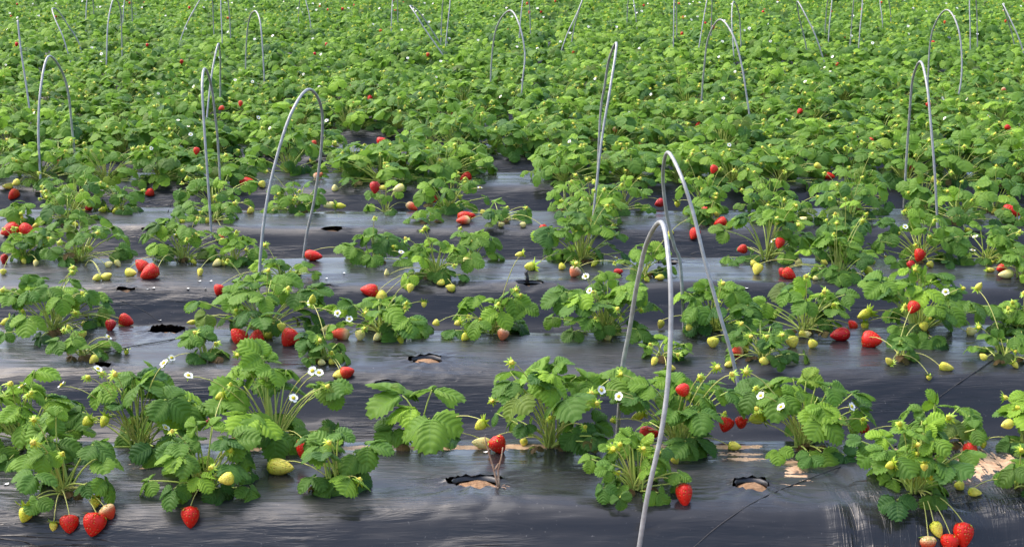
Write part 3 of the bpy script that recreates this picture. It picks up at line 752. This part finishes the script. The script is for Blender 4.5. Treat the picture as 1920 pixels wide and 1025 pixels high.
# ------------------------------------------------------------------ the far field: one mass of plants
def far_variants(lod, cnt, seed, n):
    r = np.random.default_rng(seed); out = []
    for k in range(cnt):
        mb = MB(); sm = MB()
        plant_geo(r, r.uniform(.21, .27), r.uniform(.15, .23), int(r.integers(*n)), lod, .072, r.uniform(.18, .55), sm, mb)
        for j in range(int(r.integers(0, 3))):
            az = r.uniform(PI, 2 * PI); q = np.array([.15 * math.cos(az), .15 * math.sin(az), r.uniform(.17, .25)])
            nd = unit(np.array([r.uniform(-.5, .5), -.7, .7]))
            sepals_into(mb, .004, .019, 0, r, 7, .4, 1, (frame_from(nd), q)); dome_into(mb, .007, 4, (frame_from(nd), q), 5)
        if r.random() < .12:
            q = np.array([r.uniform(-.12, .12), r.uniform(-.15, .05), r.uniform(.20, .27)])
            nd = unit(np.array([r.uniform(-.5, .5), -.7, .7])); Mx = (frame_from(nd), q)
            petals_into(mb, .015, r, 2, Mx); dome_into(mb, .006, 4, Mx, 5)
        if r.random() < .13:
            q = np.array([r.uniform(-.15, .15), -.19, r.uniform(.12, .19)])
            berry_into(mb, r.choice(['red', 'orange', 'yellow']), .017, .042, r, 8, 7, 1, 3, (frame_from((.2, .3, .9)), q))
        out.append(mb.raw())
    return out
FV = {'mid': far_variants('mid', 16, 91, (22, 30)), 'low': far_variants('low', 20, 92, (22, 30))}
acc = [[] for _ in range(7)]; base = 0
rr = np.random.default_rng(17)
for bed in range(9, 40):
    for row in 'FB':
        y0 = yD(ROWD[row] + bed); hw = half_width(y0) + 1.6
        if bed > 34: hw = half_width(y0) + .5
        x = -hw
        while x < hw:
            if rr.random() > .02:
                V, uv, C, Q, qm, T, tm = FV['mid' if bed < 14 else 'low'][rr.integers(16)]
                a = rr.uniform(-.5, .5) + (PI if rr.random() < .0 else 0); s = rr.uniform(.85, 1.15)
                ca, sa = math.cos(a), math.sin(a)
                X = np.stack([(V[:, 0] * ca - V[:, 1] * sa) * s, (V[:, 0] * sa + V[:, 1] * ca) * s, V[:, 2] * s * rr.uniform(.85, 1.2)], 1)
                if rr.random() < .5: pass
                yy = y0 + rr.uniform(-.04, .04)
                acc[0].append(X + np.array([x, yy, float(surf_z(yy))])); acc[1].append(uv); acc[2].append(np.clip(C + (qm[0] == 0) * np.array([0, rr.uniform(-.08, .08), 0]), 0, 1))
                acc[3].append(Q + base); acc[4].append(qm); acc[5].append(T + base); acc[6].append(tm); base += len(V)
            x += rr.uniform(.25, .36)
far = MB(); far.v, far.uv, far.c, far.q, far.qm, far.t, far.tm = acc
fo = link('strawberry_field', far.mesh('strawberry_field', [M_LEAF, M_SEPAL, M_PETAL, M_BERRY, M_CENTRE]))
tag(fo, 'dense green mass of strawberry plants covering the far beds', 'strawberry field', None, 'stuff')

# ------------------------------------------------------------------ film over the beds, with real holes
# px, py, half width px, half height px
HOLES = [(893, 906, 46, 13), (1410, 911, 31, 13), (800, 676, 28, 8), (725, 726, 24, 6), (312, 619, 29, 1.2), (236, 545, 19, 1.4), (600, 541, 20, 4), (992, 533, 24, 5), (1255, 494, 18, 4.5), (277, 431, 14, 3), (622, 431, 19, 4), (192, 687, 14, 4), (1100, 331, 12, 4)]
hole_w = []
for (px, py, a, b) in HOLES:
    q = hit(px, py); q1 = hit(px, py - b); q2 = hit(px, py + b)
    hole_w.append((q[0], q[1], a / scale_at(q[1]), min(.045, max(.006, (q1[1] - q2[1]) / 2))))
GRID = {0: (.011, .0055), 1: (.014, .007), 2: (.02, .009), 3: (.03, .012)}
XR0 = x_at(1480, yD(3.4)); XR1 = x_at(1560, yD(3.4))
wr = np.random.default_rng(8)
for bed in range(0, 36):
    yc = yD(C0 + bed); hw = half_width(yc) + 2.2
    dx, dy = GRID.get(bed, (.12, .03 if bed < 12 else .06))
    arc = np.concatenate([[0], np.cumsum(np.hypot(np.diff(PU), np.diff(PZ)))])
    na = int(arc[-1] / dy); s_ = np.linspace(0, arc[-1], na + 1)
    up = np.interp(s_, arc, PU); u = np.concatenate([-up[::-1], up[1:]])
    xs = np.arange(-hw, hw + dx, dx)
    X, U = np.meshgrid(xs, u)
    # arc length sampling; smoothed profile
    Z = np.zeros_like(U)
    for o in (-.008, -.004, 0, .004, .008): Z += np.interp(np.abs(np.clip(U + o, -.55, .55)), PU, PZ) / 5
    edge = np.clip((.55 - np.abs(U)) / .06, 0, 1)
    Y = yc + U
    lon = sag(X, U, bed)
    if bed < 4:
        A = np.clip(vn(X * 2.3 + 3, U * 6 + bed) * 3.0 + .1, 0, 1)
        lon += A * (vn(X * 7 + bed, U * 85 + vn(X * 5, U * 9) * 4) * .0060) * edge
        W2 = np.clip((X - XR0) / (XR1 - XR0), 0, 1) if bed == 0 else 0
        if bed == 0: lon += W2 * vn(X * 34 + U * 12 + vn(X * 6, U * 6) * 3, U * 3.5) * .017 * edge
    Zf = Z + lon
    wear = np.zeros_like(U); wdir = np.zeros_like(U); dust = np.zeros_like(U)
    if bed < 4:
        for (hx, hy, ha, hb) in hole_w:
            if abs(hy - yc) > .6: continue
            ex = (X - hx) / (ha * 2.4); ey = (Y - hy) / (hb * 2.6 + .01); g = np.exp(-(ex ** 2 + ey ** 2))
            th = np.arctan2((Y - hy) * 3, X - hx)
            Zf += g * np.sin(th * 22 + vn(X * 30, Y * 30) * 4) * .003 + g * .004
    if bed == 0:
        wdir = W2 + U * 0
        def px_g(px, D, wx, wD):
            y = yD(D); return np.exp(-((X - x_at(px, y)) / wx) ** 2 - ((Y - y) / wD) ** 2)
        line = np.exp(-((Y - yD(3.53)) / .017) ** 2) * (np.clip((X - x_at(430, yD(3.53))) / .1, 0, 1)) * np.clip((x_at(1460, yD(3.53)) - X) / .1, 0, 1)
        wear = np.clip(.95 * line + .85 * px_g(1490, 3.40, .04, .11) + .62 * px_g(1395, 3.47, .07, .05) + .75 * px_g(1850, 3.42, .14, .12) + .35 * px_g(270, 3.42, .10, .012) + .4 * px_g(280, 3.39, .05, .02) + .5 * px_g(1700, 3.42, .1, .1), 0, 1)
        
    dust = (.24 + .5 * np.clip(vn(X * 2.2 + bed, U * 7 + 4), -.2, .5)) * np.clip((.27 - np.abs(U)) / .05, 0, 1)  # flat tops coloured paler, unevenly, to stand in for reflected sky
    nr, ncol = X.shape
    V = np.stack([X, Y, Zf], 2).reshape(-1, 3)
    I = np.arange(nr * ncol).reshape(nr, ncol)
    keep = np.ones((nr - 1, ncol - 1), bool)
    if bed < 4:
        cx = (X[:-1, :-1] + X[1:, 1:]) / 2; cy = (Y[:-1, :-1] + Y[1:, 1:]) / 2
        for (hx, hy, ha, hb) in hole_w:
            if abs(hy - yc) > .6: continue
            def rho(x, y):
                t = np.arctan2((y - hy) / hb, (x - hx) / ha)
                return np.hypot((x - hx) / ha, (y - hy) / hb) / (1 + .12 * np.sin(3 * t + hx * 9) + .08 * np.sin(7 * t + hx * 5) + .10 * np.cos(2 * t))
            keep &= rho(cx, cy) > 1
            rv = rho(V[:, 0], V[:, 1]); k = rv < 1.0
            # pull the cells at the rim on to the outline
            bound = np.zeros(nr * ncol, bool)
            kk = keep
            touch_keep = np.zeros((nr, ncol), bool); touch_cut = np.zeros((nr, ncol), bool)
            for a_, b_ in ((0, 0), (0, 1), (1, 0), (1, 1)):
                touch_keep[a_:nr - 1 + a_, b_:ncol - 1 + b_] |= kk; touch_cut[a_:nr - 1 + a_, b_:ncol - 1 + b_] |= ~kk
            bound = (touch_keep & touch_cut).ravel() & (rv < 1.8)
            f = 1 / np.maximum(rv[bound], .2)
            V[bound, 0] = hx + (V[bound, 0] - hx) * f; V[bound, 1] = hy + (V[bound, 1] - hy) * f
            V[bound, 2] += .001 + .004 * (V[bound, 1] > hy)
    Q = np.stack([I[:-1, :-1], I[:-1, 1:], I[1:, 1:], I[1:, :-1]], 2)[keep].reshape(-1, 4)
    mb = MB(); mb.add(V, Q, col=np.stack([wear.ravel(), wdir.ravel(), np.clip(dust, 0, 1).ravel()], 1))
    o = link('raised_bed', mb.mesh('raised_bed', [M_FILM])); tag(o, None, None, None, 'structure')
    if bed < 10: o['label'] = '%s raised bed under black plastic film' % BEDWORD[bed]

# sandy soil under the film
xs = np.arange(-4, 4.01, .02); ys = np.arange(yD(C0 - .5), yD(C0 + 3.5), .012)
X, Y = np.meshgrid(xs, ys); Dv = (Y + HC * ST / CT) / S - C0; Uv = (Dv - np.round(Dv)) * S
Hb = np.zeros_like(X)
for (hx, hy, ha, hb) in hole_w: Hb = np.maximum(Hb, np.exp(-(((X - hx) / (ha * 1.2)) ** 2 + ((Y - hy) / (hb * 1.2 + .008)) ** 2) ** 2))
Z = prof(Uv) - .034 + .030 * Hb + vn(X * 60, Y * 60) * .006 + vn(X * 18, Y * 18) * .008 - .006 * (np.abs(Uv) > .25) - .012 * np.clip((np.abs(Uv) - .2) / .1, 0, 1)
I = np.arange(X.size).reshape(X.shape)
mb = MB(); mb.add(np.stack([X, Y, Z], 2).reshape(-1, 3), np.stack([I[:-1, :-1], I[:-1, 1:], I[1:, 1:], I[1:, :-1]], 2).reshape(-1, 4))
tag(link('soil', mb.mesh('soil', [M_SOIL])), None, None, None, 'structure')
mb = MB(); mb.add(np.array([(-250, -60, -.06), (250, -60, -.06), (250, 500, -.06), (-250, 500, -.06)]), [(0, 1, 2, 3)])
tag(link('ground', mb.mesh('ground', [M_SOIL])), None, None, None, 'structure')

# torn flaps of film at the upper rim of the bigger holes
for k, (hx, hy, ha, hb) in enumerate(hole_w):
    if k not in (0, 1, 2, 3, 6, 7, 8): continue
    rng = np.random.default_rng(k + 3); n = 22
    mb = MB(); V = []
    for i in range(n):
        t = PI * (.03 + .94 * i / (n - 1)); cx, cy = hx + ha * 1.02 * math.cos(t), hy + hb * 1.05 * math.sin(t)
        z0 = film_z(cx, cy); hgt = (.002 + .007 * max(0, float(vn(i * .7, k * 3.3)) + .3)) * .3 * math.sin(t) ** .5 * min(1, ha / .04)
        V += [(cx, cy + .012, z0 + .002), (cx, cy + .002, z0 + .004 + hgt), (hx + ha * .97 * math.cos(t), hy + hb * .90 * math.sin(t), z0 + .002 + hgt * .6), (hx + ha * .95 * math.cos(t), hy + hb * .84 * math.sin(t), z0 - .005)]
    Q = [(4 * i + j, 4 * i + 4 + j, 4 * i + 5 + j, 4 * i + 1 + j) for i in range(n - 1) for j in range(3)]
    mb.add(V, Q); o = link('film_flap', mb.mesh('film_flap', [M_RIM]))
    where = {0: 'at the empty planting hole between low plants, nearest bed', 1: 'over the right-hand empty hole of the nearest bed', 2: 'over the brown empty hole on top of the second bed', 3: 'at the shoulder hole of the second bed', 6: 'at the ragged hole on the third bed, left of centre', 7: 'standing up from the third bed, centre', 8: 'at the oval hole inside the two front hoops'}[k]
    tag(o, 'torn black film edge ' + where, 'torn film', 'torn film edges at the planting holes')
# upright scrap at the centre hole of the third bed
q = hit(988, 530); mb = MB()
tube(mb, [q, q + np.array([.002, .004, .02]), q + np.array([-.004, .006, .034]), q + np.array([.003, .004, .046])], [.008, .006, .007, .002], 5, cap=True)
tag(link('film_scrap', mb.mesh('film_scrap', [M_RIM])), 'small crumpled black film scrap sticking up on the third bed', 'torn film')

# dried stalk standing in the empty front hole
mb = MB(); b0 = hit(936, 914)
for pts in ([(934, 912), (926, 880), (917, 850), (909, 818)], [(936, 912), (934, 880), (940, 858), (943, 838)], [(928, 880), (935, 868)]):
    P = [at_y(px, py, b0[1]) for px, py in pts]; P = np.array(P)
    t = np.linspace(0, 1, 10); Pi = np.stack([np.interp(t, np.linspace(0, 1, len(P)), P[:, j]) for j in range(3)], 1)
    tube(mb, Pi, np.linspace(.0028, .0014, 10), 5, cap=True)
for k in range(7):
    a = k * .9; tube(mb, [b0, b0 + np.array([math.cos(a) * .02, math.sin(a) * .01, .004]), b0 + np.array([math.cos(a) * .035, math.sin(a) * .02, -.004])], [.002, .0016, .0008], 4)
tag(link('dried_stalk', mb.mesh('dried_stalk', [M_DRY])), 'thin pale dried stalk standing in the empty hole of the nearest bed', 'dried stalk')

# ------------------------------------------------------------------ cords lying over the film
CORDS = [([(1285, 1040), (1340, 990), (1400, 948), (1450, 922), (1560, 880), (1660, 842), (1740, 815)], 'dark cord slanting over the bare right end of the nearest bed'),
         ([(150, 674), (190, 662), (250, 648), (300, 640), (345, 632)], 'dark cord on top of the second bed beside its leftmost plant'),
         ([(196, 556), (235, 566), (275, 585), (310, 611)], 'dark cord down the left side of the third bed'),
         ([(1690, 806), (1750, 752), (1800, 716), (1850, 682), (1890, 655)], 'dark cord rising over the right side of the second bed'),
         ([(1840, 575), (1858, 590), (1876, 608)], 'short dark cord on the side of the third bed, far right'),
         ([(314, 398), (322, 378), (334, 366)], 'short dark cord between the fourth and fifth beds at left'),
         ([(0, 412), (30, 405), (60, 402)], 'short dark cord at the left edge of the fourth bed')]
for pts, lab in CORDS:
    t = np.linspace(0, 1, 40); pa = np.array(pts, float); tt = np.linspace(0, 1, len(pts))
    P = np.array([hit(np.interp(k, tt, pa[:, 0]), np.interp(k, tt, pa[:, 1]), .0035) for k in t])
    for _ in range(3): P[1:-1] = (P[:-2] + 2 * P[1:-1] + P[2:]) / 4
    mb = MB(); tube(mb, P, .0015, 5, cap=True)
    tag(link('cord', mb.mesh('cord', [M_CORD])), lab, 'cord', 'dark cords over the film')

# fallen petals
PET = [(352, 541), (278, 542), (288, 540), (517, 838), (657, 597), (300, 600), (1400, 540), (1232, 456), (1240, 456), (1128, 560), (395, 527), (374, 527), (385, 541), (497, 647), (612, 522), (1366, 470), (12, 907), (910, 847), (690, 470), (205, 636), (645, 512)]
mb = MB(); 
V = []; n = 7
for j in range(n):
    a = j * 2 * PI / n; V.append((math.cos(a) * .0065, math.sin(a) * .005, .0012 + .0012 * math.cos(2 * a)))
V.append((0, 0, .0005)); mb.add(V, None, [(n, j, (j + 1) % n) for j in range(n)])
pme = mb.mesh('fallen_petal', [M_PETAL])
for px, py in PET:
    q = hit(px, py, .003); o = link('fallen_petal', pme, None, q); o.rotation_euler = (0, 0, R.uniform(0, 6))
    tag(o, 'tiny white fallen petal lying on the black film', 'petal', 'fallen petals on the film')

# ------------------------------------------------------------------ wire hoops over the beds
HOOPS = [
 (0, [(1186, 1085), (1212, 940), (1238, 820), (1252, 720), (1258, 600), (1255, 500)], (1241, 418), [(1214, 452), (1195, 530), (1180, 620), (1166, 700), (1156, 800)], 'nearest grey wire hoop, arching over the front bed right of centre'),
 (1, [(1398, 790), (1378, 690), (1350, 590), (1322, 490), (1300, 400), (1277, 330)], (1252, 286), [(1243, 330), (1250, 400), (1264, 460), (1276, 500), (1286, 560)], 'tall wire hoop over the second bed, just behind the nearest hoop'),
 (2, [(482, 610), (487, 500), (497, 400), (515, 310), (545, 215)], (578, 168), [(602, 200), (603, 270), (590, 370), (575, 440), (565, 497)], 'wide wire hoop over the third bed, left of centre'),
 (3, [(397, 445), (390, 340), (383, 240), (379, 160)], (384, 129), [(396, 160), (405, 230), (410, 290), (415, 385)], 'narrow wire hoop on the fourth bed, left of the wide hoop'),
 (3, [(1108, 445), (1118, 350), (1130, 250), (1145, 160)], (1156, 82), [(1142, 112), (1134, 160), (1125, 225), (1118, 385)], 'slim wire hoop seen nearly edge-on above the fourth bed, centre'),
 (3, [(1760, 445), (1753, 330), (1745, 230), (1738, 160)], (1726, 116), [(1711, 150), (1705, 220), (1700, 290), (1695, 385)], 'wire hoop on the fourth bed near the right edge'),
 (4, [(78, 372), (72, 250), (77, 160)], (91, 106), [(115, 132), (128, 175), (135, 240), (144, 318)], 'wire hoop over the fifth bed near the left edge'),
 (6, [(1413, 262), (1400, 180), (1390, 120), (1375, 68)], (1350, 37), [(1328, 72), (1320, 130), (1316, 180), (1313, 235)], 'wide dark-legged wire hoop among dense plants, right of centre'),
 (7, [(973, 215), (980, 150), (984, 100), (974, 48)], (956, 20), [(932, 50), (922, 110), (918, 195)], 'wire hoop top centre with red fruit at its foot'),
 (8, [(497, 184), (494, 120), (490, 60), (486, 34)], (478, 21), [(468, 35), (462, 80), (459, 172)], 'small wire hoop in the far field, left of the wide hoop'),
 (7, [(1780, 222), (1800, 165), (1803, 100), (1795, 48)], (1776, 19), [(1755, 42), (1743, 90), (1739, 195)], 'bent wire hoop top right with a bowed right leg'),
 (6, [(385, 258), (388, 220), (397, 140)], (409, 83), [(413, 110), (413, 160), (412, 235)], 'wire hoop directly behind the narrow hoop on the left'),
 (6, [(62, 255), (52, 180), (40, 100)], (33, 38), None, 'single straight wire rod leaning at the left edge'),
 (10, [(140, 138), (120, 75), (104, 38)], (98, 17), [(110, 22), (130, 52), (148, 82), (160, 122)], 'leaning wire hoop top left beyond the edge hoop'),
 (9, [(198, 158), (200, 100), (203, 40)], (214, -4), [(226, 20), (228, 60), (229, 140)], 'tall wire hoop top left, apex cut by the photo edge'),
 (12, [(330, 100), (342, 65), (362, 22)], (390, -20), [(398, 0), (400, 40), (402, 90)], 'slanting wire rod at the top between two left hoops'),
 (11, [(418, 118), (416, 60), (414, 0)], (418, -40), [(426, -10), (431, 40), (433, 98)], 'upright wire hoop at the top behind the small left hoop'),
 (10, [(860, 152), (828, 100), (800, 60), (778, 25)], (769, 11), [(785, 22), (810, 58), (830, 92), (842, 130)], 'collapsed wire hoop leaning right, top centre'),
 (11, [(832, 112), (838, 60), (844, 0)], (842, -30), [(832, -5), (828, 40), (826, 100)], 'upright wire hoop touching the collapsed one at top centre'),
 (13, [(733, 88), (734, 40), (736, 0)], (741, -45), [(745, 0), (746, 40), (747, 75)], 'far wire hoop at the top edge left of the collapsed hoop'),
 (12, [(971, 98), (975, 50), (980, 0)], (986, -42), [(992, 0), (994, 40), (996, 88)], 'far wire hoop at the top edge above the centre hoop'),
 (11, [(1042, 112), (1062, 68), (1082, 25)], (1096, -10), [(1086, 20), (1076, 55), (1066, 105)], 'slanting wire hoop at the top, right of the centre hoop'),
 (11, [(1262, 125), (1263, 60), (1264, 0)], (1266, -38), [(1268, 0), (1269, 60), (1270, 112)], 'edge-on upright wire hoop at the top, left of the wide dark hoop'),
 (11, [(1303, 128), (1312, 80), (1322, 20)], (1332, -30), [(1335, 0), (1334, 40), (1332, 110)], 'upright wire hoop directly behind the wide dark-legged hoop'),
 (10, [(1379, 145), (1375, 90), (1372, 35)], (1375, 4), [(1384, 20), (1388, 50), (1391, 122)], 'small round-topped wire hoop just right of the wide dark hoop'),
 (10, [(1556, 135), (1532, 75), (1510, 28)], (1495, 3), [(1499, 35), (1509, 75), (1521, 125)], 'splayed wire hoop leaning left, top right'),
 (12, [(1552, 95), (1555, 50), (1560, 0)], (1560, -35), [(1552, 0), (1548, 40), (1545, 85)], 'upright wire hoop at the top just right of the splayed hoop'),
 (11, [(1608, 118), (1612, 60), (1617, 0)], (1612, -40), [(1602, -5), (1597, 45), (1592, 108)], 'upright wire hoop at the top, left of the bowed hoop'),
 (14, [(1657, 72), (1654, 35), (1650, 0)], (1656, -40), [(1666, 0), (1670, 30), (1672, 65)], 'far wire hoop at the top edge beside the bowed hoop'),
 (11, [(1820, 118), (1819, 60), (1818, 0)], (1824, -40), [(1830, 0), (1832, 40), (1834, 105)], 'upright wire hoop at the top, right of the bowed hoop'),
 (10, [(1932, 138), (1915, 85), (1895, 38)], (1880, 8), [(1890, 40), (1900, 75), (1912, 120)], 'leaning wire hoop in the top right corner'),
 (14, [(160, 72), (161, 35), (163, 0)], (168, -40), [(174, 0), (176, 30), (177, 62)], 'far wire hoop at the top edge near the left corner'),
 (14, [(228, 72), (231, 30), (234, -5)], (240, -40), [(246, 0), (248, 30), (249, 62)], 'far wire hoop at the top edge, right of the cut-off left hoop'),
 (14, [(587, 74), (580, 30), (572, -5)], (568, -38), [(562, 0), (560, 30), (559, 62)], 'far wire hoop at the top edge between the left and centre hoops'),
 (14, [(1197, 72), (1192, 30), (1187, -5)], (1184, -38), [(1178, 0), (1176, 30), (1175, 62)], 'far wire hoop at the top edge between the two upright hoops'),
]
for bed, near, apex, farl, lab in HOOPS:
    yn = hit(*near[0])[1] if bed < 4 else yD(C0 + bed) - .275; yf = yD(C0 + bed) + .27
    pts = near + [apex] + (farl or [])
    ni = len(near); P = []
    nf = len(farl) if farl else 0
    for k, (px, py) in enumerate(pts):
        if farl:
            if k < ni: w = .0 + .22 * (k / (ni - 1)) ** 2
            elif k == ni: w = .5
            else: w = 1 - .22 * ((len(pts) - 1 - k) / max(1, nf - 1)) ** 2
        else: w = .3 * k / ni
        P.append(at_y(px, py, yn + (yf - yn) * w))
    if farl is not None:
        P[-1] = P[-1]; 
    P = np.array(P)
    P[0][2] = min(P[0][2], float(surf_z(P[0][1])) - .03)
    if farl: P[-1][2] = min(P[-1][2], float(surf_z(P[-1][1])) - .03)
    # Catmull-Rom through the points
    Pe = np.vstack([2 * P[0] - P[1], P, 2 * P[-1] - P[-2]]); out = []
    for i in range(1, len(Pe) - 2):
        for t in np.linspace(0, 1, 12, endpoint=False):
            a, b_, c, d = Pe[i - 1], Pe[i], Pe[i + 1], Pe[i + 2]
            out.append(.5 * ((2 * b_) + (-a + c) * t + (2 * a - 5 * b_ + 4 * c - d) * t * t + (-a + 3 * b_ - 3 * c + d) * t ** 3))
    out.append(P[-1]); out = np.array(out)
    mb = MB(); tube(mb, out, .0054 if bed < 4 else .0060, 10, cap=True)
    o = link('wire_hoop', mb.mesh('wire_hoop', [M_ROD])); tag(o, lab, 'wire hoop', 'wire hoops over the strawberry beds')

# ------------------------------------------------------------------ light
w = bpy.data.worlds.new('World'); sc.world = w; w.use_nodes = True
nt = w.node_tree; bg = nt.nodes['Background']
sky = nt.nodes.new('ShaderNodeTexSky'); sky.sky_type = 'NISHITA'; sky.sun_disc = False
EL, AZ = math.radians(56), math.radians(-70)
sky.sun_elevation = EL; sky.sun_rotation = AZ; sky.dust_density = 4.0; sky.air_density = 1.0; sky.ozone_density = .4
nt.links.new(sky.outputs[0], bg.inputs[0]); bg.inputs[1].default_value = .15
sd = bpy.data.lights.new('sun', 'SUN'); sd.energy = .65; sd.angle = math.radians(70); sd.color = (1, .985, .96)
so = bpy.data.objects.new('sun', sd); COL.objects.link(so)
dirv = Vector((math.sin(AZ) * math.cos(EL), math.cos(AZ) * math.cos(EL), math.sin(EL)))
so.rotation_euler = dirv.to_track_quat('Z', 'Y').to_euler()
sc.view_settings.view_transform = 'Standard'; sc.view_settings.look = 'None'; sc.view_settings.gamma = 1; sc.view_settings.exposure = 1.55
sc.cycles.max_bounces = 6; sc.cycles.transparent_max_bounces = 4
